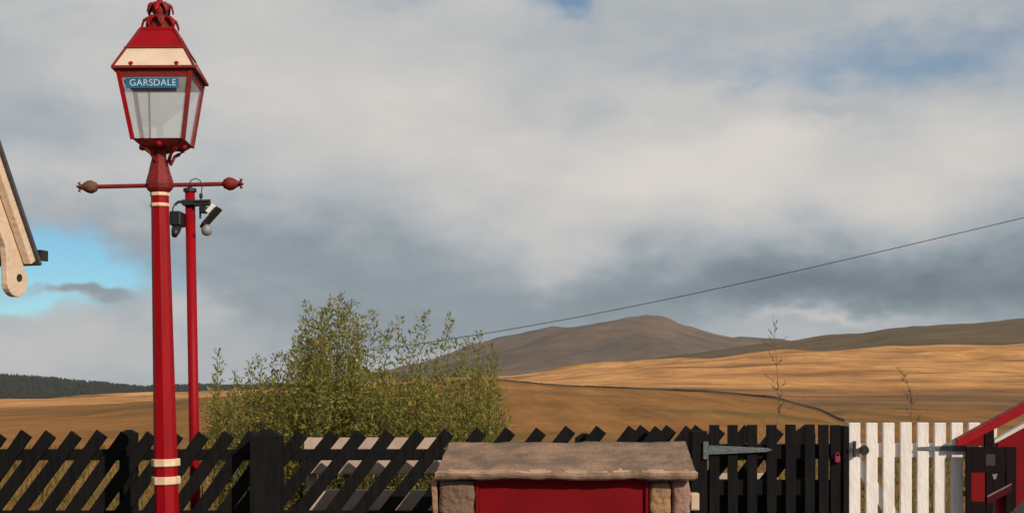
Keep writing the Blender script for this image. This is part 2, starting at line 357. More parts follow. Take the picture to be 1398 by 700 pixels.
gut.box(g0+Vector((.083, .05, -.026)), (.018, .060, .050))
gut.build('gutter', dark_iron, bld)

# ------------------------------------------------------------------ black fence of leaning pickets
FY = 6.70
ppm = FPX/FY
fence = thing('picket_fence', 'black timber fence of slanting pickets running behind the red lamp post', 'fence', (0, FY, 0))
def picket_mesh(lean, w=.066, t=.021, top=1.30):
    b = MB(); L = (top-.10)/math.cos(lean); d = Vector((math.sin(lean), 0, math.cos(lean))); e = Vector((math.cos(lean), 0, -math.sin(lean)))
    # origin = highest corner of the sawn top
    b.prism([Vector((0, 0, 0)), e*w, e*w-d*L, -d*L], (0, t, 0)); return b.mesh('picket', black)
pmA, pmB = picket_mesh(R(36)), picket_mesh(R(38))
zt = P(0, 587, FY).z
for i, px in enumerate([-110, -75, -40, -5, 29.5, 63, 98, 132.5, 166, 201, 236, 271, 306, 340, 374]):
    inst('picket', pmA, fence, ((px-HX)/ppm, -.012+random.uniform(-.002, .002), zt+random.uniform(-.006, .005)), (0, random.uniform(-.02, .02), 0))
tops = [(406, 587), (450, 586), (487, 586), (526, 586), (567, 586), (606, 584), (650, 583), (690, 583), (732, 582), (772, 581), (814, 580), (858, 580), (894, 580), (936, 580), (976, 580), (1016, 580), (1056, 581), (1096, 581)]
for px, py in tops:
    inst('picket', pmB, fence, ((px-HX)/ppm, -.012+random.uniform(-.002, .002), P(0, py, FY).z+random.uniform(-.003, .003)), (0, random.uniform(-.02, .02), 0))
for px in (876, 912, 952):
    inst('picket', pmB, fence, ((px-HX)/ppm, .066, P(0, 580, FY).z), (0, 0, 0))
x0, x1 = (-140-HX)/ppm, (1110-HX)/ppm
for ya, yb in ((613, 628), (697, 713)):
    MB().span(x0, x1, .0105, .055, P(0, yb, FY).z, P(0, ya, FY).z).build('rail', black, fence, bevel=.003)
MB().span(x0, x1, .0105, .055, .26, .32).build('rail', black, fence, bevel=.003)
def post(px, half, ztop, yy0, yy1, pointed=True):
    xc = (px-HX)/ppm; b = MB()
    lo = [Vector((xc-half, yy0, 0)), Vector((xc+half, yy0, 0)), Vector((xc+half, yy1, 0)), Vector((xc-half, yy1, 0))]
    zs = ztop-(half*.5 if pointed else 0)
    hi = [Vector((v.x, v.y, zs)) for v in lo]; b.loft(lo, hi)
    if pointed:
        m = (yy0+yy1)/2; b.loft([v+Vector((0, 0, .0005)) for v in hi], [Vector((xc-half*.3, m-.02, ztop)), Vector((xc+half*.3, m-.02, ztop)), Vector((xc+half*.3, m+.02, ztop)), Vector((xc-half*.3, m+.02, ztop))])
    b.build('post', black, fence, bevel=.003)
post(168.5, .040, P(0, 587, FY).z, .058, .14)
post(370, .076, P(0, 584, FY).z, -.175, -.036)
post(-70, .040, P(0, 587, FY).z, .058, .14)
post(800, .05, P(0, 592, FY).z, .058, .16)
post(1104, .05, P(0, 585, FY).z, .058, .16)

# pale boards standing behind the fence
pb = thing('board_panel', 'pale panel of two horizontal boards behind the black fence beside the stone store', 'panel', (0, 7.0, 0))
for ya, yb in ((597, 646), (668, 716), (738, 786)):
    MB().span((415-HX)*7/FPX, (607-HX)*7/FPX, 0, .025, P(0, yb, 7).z, P(0, ya, 7).z).build('board', pale_board, pb, bevel=.003)
for px in (424, 598):
    MB().span((px-HX)*7/FPX-.03, (px-HX)*7/FPX+.03, .027, .08, 0, P(0, 600, 7).z).build('post', pale_board, pb)
# pale rail seen through the black gate
pr = thing('low_rail', 'pale horizontal rail showing between the pickets of the black gate', 'rail', (0, 7.5, 0))
MB().span((940-HX)*7.5/FPX, (1062-HX)*7.5/FPX, 0, .05, P(0, 653.5, 7.5).z, P(0, 646, 7.5).z).build('rail', pale_board, pr, bevel=.003)
for px in (946, 1056):
    MB().span((px-HX)*7.5/FPX-.025, (px-HX)*7.5/FPX+.025, .052, .10, -.03, P(0, 650, 7.5).z).build('post', pale_board, pr)

# ------------------------------------------------------------------ black gate
GY = 6.42; gpm = FPX/GY
bg_ = thing('black_gate', 'black vertical picket gate with grey strap hinge between stone store and white gate', 'gate', (0, GY, 0))
def gx(px): return (px-HX)/gpm
def gz(py): return P(0, py, GY).z
pk = MB().span(-.0245, .0245, -.011, .011, 0, gz(579)-.06).mesh('picket', black)
for px in (975, 1000, 1026.5, 1053, 1079, 1105, 1124, 1140):
    inst('picket', pk, bg_, (gx(px), 0, .06+random.uniform(-.003, .003)), (0, 0, 0))
for ya, yb in ((606, 626), (655, 676)):
    MB().span(gx(966), gx(1148), .0125, .05, gz(yb), gz(ya)).build('rail', black, bg_, bevel=.003)
MB().span(gx(966), gx(1148), .0125, .05, .18, .25).build('rail', black, bg_, bevel=.003)
kb = MB().span(-.0485, .0485, .0525, .068, .10, gz(657)).mesh('board', black)
for k in range(7): inst('board', kb, bg_, (gx(979+k*26.4), 0, 0))
MB().span(gx(943), gx(965), -.02, .075, 0, gz(588)).build('post', black, bg_, bevel=.004)
MB().span(gx(1150), gx(1157), -.02, .055, 0, gz(581)).build('post', black, bg_, bevel=.003)
h = MB(); h.span(gx(958.5), gx(966), -.034, -.0215, gz(626), gz(602))
h.build('hinge_plate', grey_iron, bg_, bevel=.002)
h = MB(); h.prism([Vector((gx(966.5), -.03, gz(619.5))), Vector((gx(966.5), -.03, gz(607))), Vector((gx(1045), -.03, gz(610.5))), Vector((gx(1053), -.03, gz(613))), Vector((gx(1045), -.03, gz(616)))], (0, .012, 0))
h.build('strap_hinge', grey_iron, bg_, bevel=.001)
pad_m = mat('pink_padlock', (.30, .008, .045), (.2, .008, .03), 30, .5)
lk = thing('padlock', 'small pink padlock hanging on the right side of the black gate', 'padlock', (gx(1141), GY-.03, gz(630)))
MB().span(-.013, .013, -.008, .008, 0, .030).build('lock_body', pad_m, lk, bevel=.003)
MB().tube([Vector((.009*math.cos(q), 0, .030+.014*math.sin(q)*1.3)) for q in [math.pi*k/8 for k in range(9)]], .0028, 6).build('shackle', pad_m, lk)

# ------------------------------------------------------------------ white gate
wg = thing('white_gate', 'white painted picket gate with diagonal brace and grey hinge beside red stair', 'gate', (0, GY, 0))
wp = MB().span(-.0285, .0285, -.011, .011, 0, gz(576.5)-.07).mesh('picket', white)
for k in range(9):
    o = inst('picket', wp, wg, (gx(1166+k*23.3), -.003*(k % 2), .07+random.uniform(-.002, .002)))
    md = o.modifiers.new('bevel', 'BEVEL'); md.width = .003; md.segments = 2
MB().span(gx(1158), gx(1361), .0125, .05, gz(624), gz(605)).build('rail', white, wg, bevel=.003)
MB().span(gx(1158), gx(1361), .0125, .05, .20, .28).build('rail', white, wg, bevel=.003)
a0, a1 = Vector((gx(1176), .0125, gz(624.5))), Vector((gx(1342), .0125, .281))
MB().prism([a0, a0+Vector((-.0, 0, -.10)), a1+Vector((-.10, 0, 0)), a1], (0, .03, 0)).build('brace', white, wg)
st = MB().prism([Vector((gx(1251), -.022, gz(612.5))), Vector((gx(1251), -.022, gz(609.5))), Vector((gx(1318), -.022, gz(606.5))), Vector((gx(1318), -.022, gz(615.5)))], (0, .007, 0))
st.build('strap_hinge', grey_iron, wg)
la = MB(); la.span(gx(1156), gx(1176), -.034, -.020, gz(615), gz(611.5)); la.span(gx(1163), gx(1166), -.038, -.0185, gz(623), gz(601))
la.tube([Vector((gx(1177.5)+.018*math.cos(q), -.030, gz(613.5)+.018*math.sin(q))) for q in [2*math.pi*k/16 for k in range(17)]], .007, 6)
la.span(gx(1175), gx(1182), -.034, -.0185, gz(618), gz(608))
la.build('latch', dark_iron, wg)

# ------------------------------------------------------------------ stone store with red door
SY = 5.80; spm = FPX/SY
def sx(px): return (px-HX)/spm
def sz(py): return P(0, py, SY).z
store = thing('stone_store', 'low stone store with sloping slab roof and red door in front of fence', 'stone store', (0, SY, 0))
def stone_m(name, a, b): return mat(name, a, b, 11, .9, 1.0, 34, spec=.2, lo=.3, hi=.7)
cap_m = mat('coping_stone', (.31, .195, .128), (.165, .118, .084), 5.5, .9, .5, 55, spec=.2, lo=.40, hi=.60, detail=12)
smats = [stone_m('stone_brown', (.20, .125, .085), (.145, .10, .075)), stone_m('stone_tan', (.38, .22, .11), (.27, .16, .095)), stone_m('stone_pink', (.36, .21, .155), (.24, .15, .12))]
def rock(name, sxx, syy, szz, seed, m, parent, loc, cuts=5, amp=.012, rnd=.25, fs=9.0, tilt=0):
    bm = bmesh.new(); bmesh.ops.create_cube(bm, size=1)
    if isinstance(cuts, int): bmesh.ops.subdivide_edges(bm, edges=bm.edges[:], cuts=cuts, use_grid_fill=True)
    for v in bm.verts:
        c = Vector(v.co)
        q = Vector((c.x*sxx, c.y*syy, c.z*szz)); n_ = Vector((max(0, abs(c.x)*2-.7)/.3, max(0, abs(c.y)*2-.7)/.3, max(0, abs(c.z)*2-.7)/.3))
        ed = max(0, n_.length-1)*rnd*min(sxx, syy, szz)
        q -= Vector((math.copysign(ed, c.x), math.copysign(ed, c.y), math.copysign(ed, c.z)))*.5
        nv = noise.noise_vector(q*fs+Vector((seed*7.3, seed*3.1, seed)))+.5*noise.noise_vector(q*fs*2.7+Vector((seed, 1, 2)))
        v.co = q+nv*amp
    me = bpy.data.meshes.new(name); bm.to_mesh(me); bm.free(); me.materials.append(m)
    for p in me.polygons: p.use_smooth = True
    o = bpy.data.objects.new(name, me); C.objects.link(o); o.parent = parent; o.location = loc; o.rotation_euler = (tilt, 0, 0); return o
# slab roof: front edge low, back edge high
zf, zb_ = sz(648), P(0, 617, SY+.40).z
tl = math.atan2(zb_-zf+.012, .42)
cw = sx(951)-sx(594)
def slab():
    nx_, ny_ = 90, 26; th = .052; D_ = .47; vs, fs = [], []
    def dis(x, y, z, k): 
        n_ = noise.noise_vector(Vector((x*6, y*6, z*9+k)))*.007+noise.noise_vector(Vector((x*17, y*17, z*17+k)))*.0045
        return Vector((x, y, z))+n_
    ring = []
    # cross-section: back-bottom .. back-top .. front-top .. front-bottom, with rounded nose
    prof = [(D_, -th/2), (D_, th/2)]+[(D_*(1-k/ny_), th/2-(0.0 if k < ny_-1 else .004)) for k in range(1, ny_)]+[(.006, th/2-.004), (-.001, th/2-.012), (-.004, 0), (-.002, -th/2+.012), (.006, -th/2+.002), (.03, -th/2)]+[(.2, -th/2)]
    m_ = len(prof)
    for i in range(nx_+1):
        x = cw*(i/nx_-.5)
        for (y, z) in prof:
            q = dis(x, y, z, 0)
            # slightly narrower, broken corners towards the back
            q.x += (.034*(.5-x/cw)-.002+.030*(.5+x/cw)*.6)*(y/D_); q.y -= max(0, .03-y)*0+(.020*(z/th+.5) if y < .012 else 0)
            if i in (0, nx_): q = q*1+Vector((-.012 if i else .012, 0, 0))*(1 if abs(z) > .015 else 0)
            vs.append(q)
    for i in range(nx_):
        for j in range(m_): fs.append((i*m_+j, i*m_+(j+1) % m_, (i+1)*m_+(j+1) % m_, (i+1)*m_+j))
    fs += [tuple(range(m_))[::-1], tuple(range(nx_*m_, (nx_+1)*m_))]
    b = MB(); b.add(vs, fs); return b
cap = slab().build('slab_roof', cap_m, store, smooth=True)
cap.data.materials.append(mat('pale_stone_edge', (.47, .33, .24), (.28, .185, .125), 9, .9, .25, 40, spec=.2, lo=.36, hi=.62))  # lighter stone colour for the slab's front edge faces
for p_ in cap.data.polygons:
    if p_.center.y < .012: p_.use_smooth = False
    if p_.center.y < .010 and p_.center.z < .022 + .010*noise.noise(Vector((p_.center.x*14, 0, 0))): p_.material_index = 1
cap.location = ((sx(951)+sx(594))/2, -.035, zf+.004); cap.rotation_euler = (tl, 0, 0)
rows_l = [(1.085, .15), (.93, .155), (.77, .16), (.61, .16), (.45, .15), (.30, .15), (.15, .15)]
zc = sz(653.5)
k = 0
for z_, hh in [(zc-.095, .182), (zc-.27, .16), (zc-.435, .16), (zc-.60, .16), (zc-.765, .16), (zc-.925, .15), (zc-1.06, .11)]:
    k += 1
    rock('stone', sx(649)-sx(597.5), .36, hh, 3+k, smats[0 if k == 1 else k % 3], store, ((sx(649)+sx(597.5))/2, .197, z_), amp=.010, rnd=.15, fs=13)
    rock('stone', .026, .33, hh*.93, 33+k, smats[1 if k == 1 else (k+1) % 3], store, (sx(593.5), .19, z_+.01), amp=.006, cuts=4)
    if k == 1:
        rock('stone', sx(918)-sx(887), .36, .16, 53, smats[1], store, ((sx(918)+sx(887))/2, .215, z_-.003), amp=.006)
        rock('stone', sx(944)-sx(919), .36, .175, 57, smats[2], store, ((sx(944)+sx(919))/2, .21, z_), amp=.010, rnd=.15, fs=13)
    else:
        rock('stone', sx(944)-sx(886), .36, hh, 73+k, smats[(k+1) % 3], store, ((sx(944)+sx(886))/2, .185, z_), amp=.010, rnd=.15, fs=13)
bk = MB().span(sx(594), sx(944), .30, .39, 0, zc-.02).build('back_wall', stonewall, store)
# filler stones under the raised back of the slab
dr = thing
fr = MB(); fr.span(sx(649), sx(886), .030, .09, zc-.018, zc+.006); fr.span(sx(649), sx(653), .030, .09, .05, zc-.0185); fr.span(sx(882), sx(886), .030, .09, .05, zc-.0185)
fr.build('door_frame', red_door, store, bevel=.002)
MB().span(sx(653.3), sx(881.7), .046, .075, .06, zc-.020).build('door', red_door, store, bevel=.002)

# pale block beside the store
pk_ = MB(); pk_.span(-.022, .022, -.03, .03, 0, .086)
blk = thing('junction_box', 'small cream box fixed to the black gate post beside the stone store', 'box', (gx(945.5), GY-.052, gz(694)))
pk_.build('case', mat('cream_box', (.62, .47, .35), (.55, .41, .30), 20, .5), blk, bevel=.005)
MB().span(-.017, .017, -.034, -.031, .008, .078).build('lid', MATS['cream_box'], blk)

# ------------------------------------------------------------------ lamp post
LY = 6.2; lpm = FPX/LY
def lz(py): return P(0, py, LY).z
LEAN = R(-1.25)
zref = lz(640); bx = (226.6-HX)/lpm + zref*math.sin(-LEAN)*1.0
lamp = thing('lamp_post', 'tall red station lamp post with square glass lantern and cream bands', 'lamp post', (bx, LY, 0), (0, LEAN, 0))
def lathe_part(name, prof, m, n=8, smooth=False, bev=0, ph=.5):
    return MB().lathe(prof, n, ph=ph).build(name, m, lamp, smooth, bev)
lathe_part('base', [(.14, 0), (.14, .10), (.11, .13), (.10, .50), (.075, .56), (.062, .60)], red, 8)
lathe_part('shaft', [(.0590, .595), (.0560, lz(640)), (.0425, lz(283)), (.0425, lz(262))], red, 8, ph=.2)
for a_, b_, r_ in ((625.5, 635.5, .0685), (649.5, 660, .0690), (263.5, 268, .0475), (278, 282.5, .0480)):
    lathe_part('band', [(r_*.97, lz(b_)), (r_, lz(b_)+.004), (r_, lz(a_)-.004), (r_*.97, lz(a_))], cream, 8, ph=.2)
lathe_part('collar', [(.046, lz(262.5)), (.062, lz(258)), (.066, lz(252)), (.064, lz(247)), (.052, lz(236)), (.044, lz(226)), (.040, lz(222)), (.034, lz(216)), (.036, lz(200)), (.050, lz(196))], red_dull, 8, ph=.2)
# ladder bar
zb2 = lz(253); lb = lamp
bar = MB().tube([(-.34, 0, zb2), (.345, 0, zb2)], .0105, 8).build('ladder_bar', red_dull, lamp)
def finial_h(sgn, x, m):
    b = MB(); n = 10
    prof = [(.010, -.045), (.022, -.038), (.033, -.015), (.030, .004), (.018, .024), (.011, .034), (.012, .046), (.003, .052)]
    vs, fs = [], []
    for r_, t in prof:
        for j in range(n): q = 2*math.pi*j/n; vs.append((x+sgn*t, r_*math.cos(q), zb2+r_*math.sin(q)))
    for i in range(len(prof)-1):
        for j in range(n): fs.append((i*n+j, i*n+(j+1) % n, (i+1)*n+(j+1) % n, (i+1)*n+j))
    fs += [tuple(range(n)), tuple(range((len(prof)-1)*n, len(prof)*n))]; b.add(vs, fs)
    for s2 in (-1, 1):
        for ax in ((0, 0, 1), (0, 1, 0)):
            A = Vector(ax)*s2; c0 = Vector((x+sgn*.036, 0, zb2))
            b.tube([c0+A*.006, c0+A*.020+Vector((sgn*.012, 0, 0)), c0+A*.026+Vector((sgn*.002, 0, 0))], [.007, .006, .002], 5)
    b.build('bar_finial', m, lamp, True)
wood_worn = mat('worn_finial_paint', (.17, .075, .04), (.12, .045, .028), 30, .6, .3)
finial_h(-1, -.345, wood_worn); finial_h(1, .35, red_dull)

# lantern (turned a little on the post)
lan = bpy.data.objects.new('lantern', None); C.objects.link(lan); lan.parent = lamp; lan.rotation_euler = (0, 0, R(4)); lan.location = (.020, 0, 0)
# --- levels
zT, zR, zE, zG0, zG1, zB = lz(46), lz(75), lz(106), lz(116), lz(195), lz(203)
hT, hR, hE, hG0, hG1 = .078, .137, .194, .172, .118     # half widths
def sq(hw, z): return [Vector((-hw, -hw, z)), Vector((hw, -hw, z)), Vector((hw, hw, z)), Vector((-hw, hw, z))]
def quad_panel(name, lo, hi, m, t, parent=lan):
    # thin panels on the four sides between two square levels
    for i in range(4):
        a, b, c, d = lo[i], lo[(i+1) % 4], hi[(i+1) % 4], hi[i]
        n = (b-a).cross(d-a).normalized()
        mid = (a+b+c+d)/4; f = .995
        q = [mid+(p-mid)*f for p in (a, b, c, d)]
        MB().prism(q, n*t).build(name, m, parent)
quad_panel('roof_plate', sq(hR, zR+.002), sq(hT, zT), red, -.006)
quad_panel('roof_pane', sq(hE-.006, zE+.012), sq(hR, zR-.004), roof_pane, -.004)
hb = MB()
hb.loft(sq(hT+.004, zT-.003), sq(hT+.004, zT+.010))
hb.build('roof_crown', red, lan, bevel=.002)
fm = MB()
for i in range(4):
    a, b = sq(hE-.004, zE+.006)[i], sq(hT+.002, zT)[i]; fm.tube([a, b], .007, 6)
    a, b = sq(hR+.003, zR)[i], sq(hR+.003, zR)[(i+1) % 4]; fm.tube([a, b], .005, 6)
fm.build('roof_frame', red_dull, lan)
ev = MB()
lo, hi = sq(hE, zE), sq(hE, zE+.012); li, hi_i = sq(hG0-.01, zE), sq(hG0-.01, zE+.012)
for i in range(4):
    j = (i+1) % 4; ev.add([lo[i], lo[j], hi[j], hi[i], li[i], li[j], hi_i[j], hi_i[i]], [(0, 1, 2, 3), (5, 4, 7, 6), (0, 4, 5, 1), (3, 2, 6, 7)])
ev.build('eave', red_dull, lan)
for i in range(4):
    a, b = sq(hE-.018, zE+.022)[i], sq(hE-.018, zE+.022)[(i+1) % 4]
    for t in (.2, .8):
        c_ = a+(b-a)*t; MB().lathe([(.013, -.012), (.013, .004), (.006, .012)], 8, c_).build('rivet', red, lan)
bd = MB()
for i in range(4):
    a, b = sq(hG0+.002, zE-.001)[i], sq(hG0+.002, zE-.001)[(i+1) % 4]; c_, d_ = sq(hG0-.004, zG0)[(i+1) % 4], sq(hG0-.004, zG0)[i]
    n = (b-a).cross(d_-a).normalized(); bd.prism([a, b, c_, d_], -n*.012 if n.dot((a+b)/2-Vector((0, 0, zE))) > 0 else n*.012)
bd.build('top_frame', red_dull, lan)
for i in range(4):
    a, b = sq(hG0-.004, zE-.004)[i], sq(hG1, zG1-.004)[i]
    MB().tube([a, b], .0135, 4).build('corner_bar', red_dull if i in (1, 2) else red, lan)
bt = MB()
lo, hi = sq(hG1-.030, zB), sq(hG1+.004, zG1)
bt.loft(lo, hi).build('bottom_frame', red_dull, lan, bevel=.002)
quad_panel('glass_pane', sq(hG1-.002, zG1+.002), sq(hG0-.006, zG0), pane_m, -.003)
# mantle holder rod behind the glass, seen through it
MB().tube([(-.065, .02, zG1), (-.065, .02, zG0)], .005, 6).build('gas_rod', dark_iron, lan)
# blue name plate inside the front pane
npz = lz(125); hh = .0235
yq = -(hG1+(hG0-hG1)*((npz+hh-zG1)/(zG0-zG1)))-.005
plate = MB().span(-.132, .112, yq, yq+.003, npz-hh, npz+hh).build('name_plate', blue_enamel, lan)
tcu = bpy.data.curves.new('lettering', 'FONT'); tcu.body = 'GARSDALE'; tcu.size = .044; tcu.align_x = 'CENTER'; tcu.align_y = 'CENTER'; tcu.extrude = .0006; tcu.space_character = 1.05
to = bpy.data.objects.new('lettering', tcu); C.objects.link(to)
bpy.context.view_layer.update()
tme = bpy.data.meshes.new_from_object(to); bpy.data.objects.remove(to)
tme.materials.clear(); tme.materials.append(letter_white)
# note: lettering belongs to the plate
lt = bpy.data.objects.new('lettering', tme); C.objects.link(lt); lt.parent = lan; lt.location = (-.006, yq-.0015, npz); lt.rotation_euler = (R(90), 0, 0)
wmax = max(v.co.x for v in tme.vertices)-min(v.co.x for v in tme.vertices); lt.scale = (.215/wmax, 1, 1)
# frog bracket under the lantern
for i in range(4):
    s_ = sq(.075, lz(198))[i]; u = Vector((s_.x, s_.y, 0)).normalized()
    b = MB().tube([u*.098+Vector((0, 0, zB+.004)), u*.112+Vector((0, 0, lz(204))), u*.092+Vector((0, 0, lz(208))), u*.066+Vector((0, 0, lz(212))), u*.040+Vector((0, 0, lz(224)))], [.011, .011, .009, .008, .009], 6)
    b.build('frog_leg', red_dull, lan, True)
for i in range(4):
    q = R(-90+90*i); b = MB(); b.lathe([(.004, -.016), (.015, -.010), (.017, 0), (.013, .010), (.004, .015)], 8, Vector((math.cos(q)*.098, math.sin(q)*.098, lz(201))))
    b.build('bead', red, lan, True)
# foliage crown finial
fin = MB(); fin.lathe([(.060, zT+.010), (.060, lz(40)), (.048, lz(33)), (.032, lz(26)), (.032, lz(21)), (.040, lz(17)), (.034, lz(11)), (.020, lz(5)), (.013, lz(1)), (.015, lz(-5)), (.004, lz(-12))], 12)
fin.build('finial', red_dull, lan, True)
def leaves(zc_, r_in, r_out, hgt, n, ph):
    for j in range(n):
        q = 2*math.pi*j/n+ph; u = Vector((math.cos(q), math.sin(q), 0)); w = Vector((-math.sin(q), math.cos(q), 0)); Z = Vector((0, 0, 1)); o_ = Vector((0, 0, zc_))
        prof = [(r_in, hgt*.45, .012), (r_in+(r_out-r_in)*.45, hgt*.55, .021), (r_in+(r_out-r_in)*.85, hgt*.25, .017), (r_out, -hgt*.25, .010), (r_out+.003, -hgt*.62, .002)]
        a = [o_+u*r+Z*z+w*hw for r, z, hw in prof]; b = [o_+u*r+Z*z-w*hw for r, z, hw in prof]; c_ = [o_+u*(r+.004)+Z*(z+.006) for r, z, hw in prof]
        vs = a+c_+b+[p-Z*.004-u*.004 for p in a]+[p-Z*.004-u*.004 for p in b]; m_ = len(prof); fs = []
        for i in range(m_-1):
            fs += [(i, i+1, m_+i+1, m_+i), (m_+i, m_+i+1, 2*m_+i+1, 2*m_+i), (3*m_+i, 4*m_+i, 4*m_+i+1, 3*m_+i+1), (i, 3*m_+i, 3*m_+i+1, i+1), (2*m_+i, 2*m_+i+1, 4*m_+i+1, 4*m_+i)]
        MB().add(vs, fs).build('crown_leaf', red if j % 2 else red_dull, lan)
leaves(lz(33), .036, .084, .046, 8, .25)
leaves(lz(13), .028, .060, .040, 7, .1)

# ------------------------------------------------------------------ camera post behind the fence
CY = 7.05; cpm = FPX/CY
def cz(py): return P(0, py, CY).z
clean = R(-1.0)
cbx = (265.2-HX)/cpm+cz(590)*math.sin(-clean)
cpost = thing('camera_post', 'slim red pole behind the fence carrying security cameras', 'pole', (cbx, CY, 0), (0, clean, 0))
MB().lathe([(.028, -.03), (.027, cz(262))], 14).build('pole', red, cpost, True)
MB().lathe([(.026, cz(263)), (.036, cz(262)), (.036, cz(257.5)), (.012, cz(256)), (.012, cz(251))], 12).build('cap', dark_iron, cpost)
cx_top = cbx-cz(280)*math.sin(-clean)
def ox(px): return (px-HX)/cpm-cx_top     # local x near the top of the pole
def cp_(px, py, dy=0): return Vector((ox(px), dy, cz(py)))
arm = MB().tube([cp_(242, 281, -.045), cp_(246, 277, -.045), cp_(290, 276, -.045)], .008, 6); arm.tube([cp_(270, 281, -.045), cp_(290, 280, -.045)], .011, 6); arm.tube([cp_(289, 276, -.045), cp_(289, 296, -.045)], .007, 6); arm.tube([cp_(276, 284, -.045), cp_(276, 300, -.045)], .006, 6)
arm.span(-.034, .034, -.05, .034, cz(281), cz(274))
arm.build('bracket', dark_iron, cpost)
sc1 = thing('security_camera', 'black box security camera hanging left of the slim red pole', 'camera', (cx_top, CY, 0), group='security cameras on the red pole')
MB().box(cp_(246, 301, -.05), (.062, .12, .078)).build('housing', dark_plastic, sc1, bevel=.008)
MB().tube([cp_(246.5, 309, -.06), cp_(247, 319, -.11), cp_(247.5, 325, -.14)], [.026, .024, .016], 10).build('lens_barrel', dark_plastic, sc1, True)
MB().tube([cp_(242, 280, -.045), cp_(239, 286, -.045), cp_(238.5, 296, -.045), cp_(241, 300, -.045)], .004, 6).build('cable', dark_iron, sc1)
sc2 = thing('security_camera', 'tilted grey and black floodlight camera right of the slim red pole', 'camera', (cx_top, CY, 0), group='security cameras on the red pole')
tiltm = Matrix.Rotation(R(-48), 3, 'Y')
MB().box(cp_(293, 297.5, -.06), (.125, .10, .016), tiltm).build('housing', dark_plastic, sc2, bevel=.003)
MB().box(cp_(293.5, 288.5, -.075), (.055, .08, .024), tiltm).build('lamp_glass', mat('bright_lamp_glass', (.75, .74, .72), None, rough=.2), sc2, bevel=.004)
MB().lathe([(.010, -.034), (.024, -.026), (.030, -.006), (.028, .012), (.016, .026)], 12, cp_(286, 315, -.06)).build('dome', pale_plastic, sc2, True)
MB().tube([cp_(278, 312, -.05), cp_(281, 308, -.055), cp_(286, 303, -.06)], .012, 8).build('mount', dark_plastic, sc2, True)
MB().box(cp_(281.5, 288, -.05), (.034, .05, .038)).build('junction', dark_plastic, sc2, bevel=.004)
wire = MB().tube([cp_(258, 252), cp_(262, 246), cp_(268, 243.5), cp_(274, 247), cp_(276.5, 255), cp_(276.5, 270, -.03), cp_(276, 284, -.045)], .003, 5)
wire.lathe([(.008, -.014), (.010, 0), (.008, .014)], 8, cp_(276.5, 269, -.03))
wire.build('aerial_cable', dark_iron, cpost)

# ------------------------------------------------------------------ red stair at the right
TY = 6.35; tpm = FPX/TY
def T(px, py, dy=0): return Vector(((px-HX)/tpm, dy, P(0, py, TY).z))
stair = thing('stair_railing', 'red painted stair side with sloping handrail and white edge at right edge', 'stair', (0, TY, 0))
mar = mat('dark_maroon_timber', (.0075, .004, .005), (.012, .006, .007), 12, .8, .12, spec=.1, stretch=(2, 2, .4))
edge_m = mat('white_edge_paint', (.60, .55, .52), (.5, .45, .42), 14, .5)
def poly(name, pts, y0, y1, m, bev=.002): 
    return MB().prism([T(a, b, y0*.55) for a, b in pts], (0, (y1-y0)*.55, 0)).build(name, m, stair, bevel=bev)
poly('handrail', [(1304, 601), (1304, 607.5), (1312, 607.5), (1420, 551), (1420, 537), (1309, 597.5)], -.05, .0, red)
poly('handrail_cap', [(1303.5, 598), (1305, 601), (1309, 597.2), (1420, 536.6), (1420, 534.4)], -.056, .006, red_dull, 0)
poly('infill_panel', [(1312, 607.8), (1341, 607.8), (1341, 592.5)], -.03, -.012, red_door, 0)
poly('newel_post', [(1342, 612), (1355, 612), (1355, 585), (1342, 591.5)], -.04, .0, mar)
poly('stringer', [(1361, 602), (1420, 570.5), (1420, 660), (1388, 690), (1376, 704), (1361, 704)], -.01, .03, red_door)
poly('white_edge', [(1356, 600), (1356, 604.5), (1360.8, 602.3), (1420, 570.3), (1420, 564)], -.03, .035, edge_m, .001)
# dark framed panel in front of the newel
poly('frame_stile', [(1315, 609), (1322, 609), (1322, 760), (1315, 760)], -.075, -.045, mar)
poly('frame_stile', [(1369, 609), (1383, 609), (1383, 690), (1369, 704)], -.075, -.045, mar)
poly('frame_rail', [(1322.3, 609), (1368.7, 609), (1368.7, 643), (1322.3, 643)], -.073, -.046, mar)
poly('frame_muntin', [(1342, 643.3), (1352, 643.3), (1352, 760), (1342, 760)], -.073, -.047, mar)
poly('door_panel', [(1322.3, 643.3), (1341.7, 643.3), (1341.7, 683), (1322.3, 683)], -.062, -.05, red_door)
poly('lower_panel', [(1322.3, 683.3), (1341.7, 683.3), (1341.7, 760), (1322.3, 760)], -.070, -.05, mar)
poly('upper_panel', [(1352.3, 643.3), (1368.7, 643.3), (1368.7, 664), (1352.3, 673)], -.066, -.05, mar)
poly('brace', [(1343, 675), (1343, 677.2), (1376, 660), (1376, 657.8)], -.084, -.0755, mat('worn_brace_edge', (.20, .15, .145), (.13, .09, .09), 20, .6), 0)
poly('brace_board', [(1343, 677.5), (1343, 686), (1376, 670), (1376, 660.4)], -.083, -.0755, mat('dark_red_board', (.060, .004, .008), (.04, .004, .006), 12, .7, spec=.1), 0)
poly('notice_plate', [(1341, 619), (1354, 619), (1354, 634.5), (1341, 634.5)], -.080, -.0735, mat('grey_plate', (.030, .024, .026), (.022, .018, .02), 20, .7), .001)
poly('bolt', [(1350, 646), (1357, 645), (1355, 652), (1352, 653)], -.080, -.0735, MATS['worn_brace_edge'], 0)
dark_step = mat('step_timber', (.03, .028, .027), (.05, .045, .04), 12, .8, .3)
for i in range(4):
    c_ = T(1400+i*34, 690-i*32); MB().span(c_.x, c_.x+.22, .04, .9, c_.z-.03, c_.z).build('tread', dark_step, stair)
    MB().span(c_.x+.19, c_.x+.21, .04, .9, c_.z, c_.z+.09).build('riser', dark_step, stair)
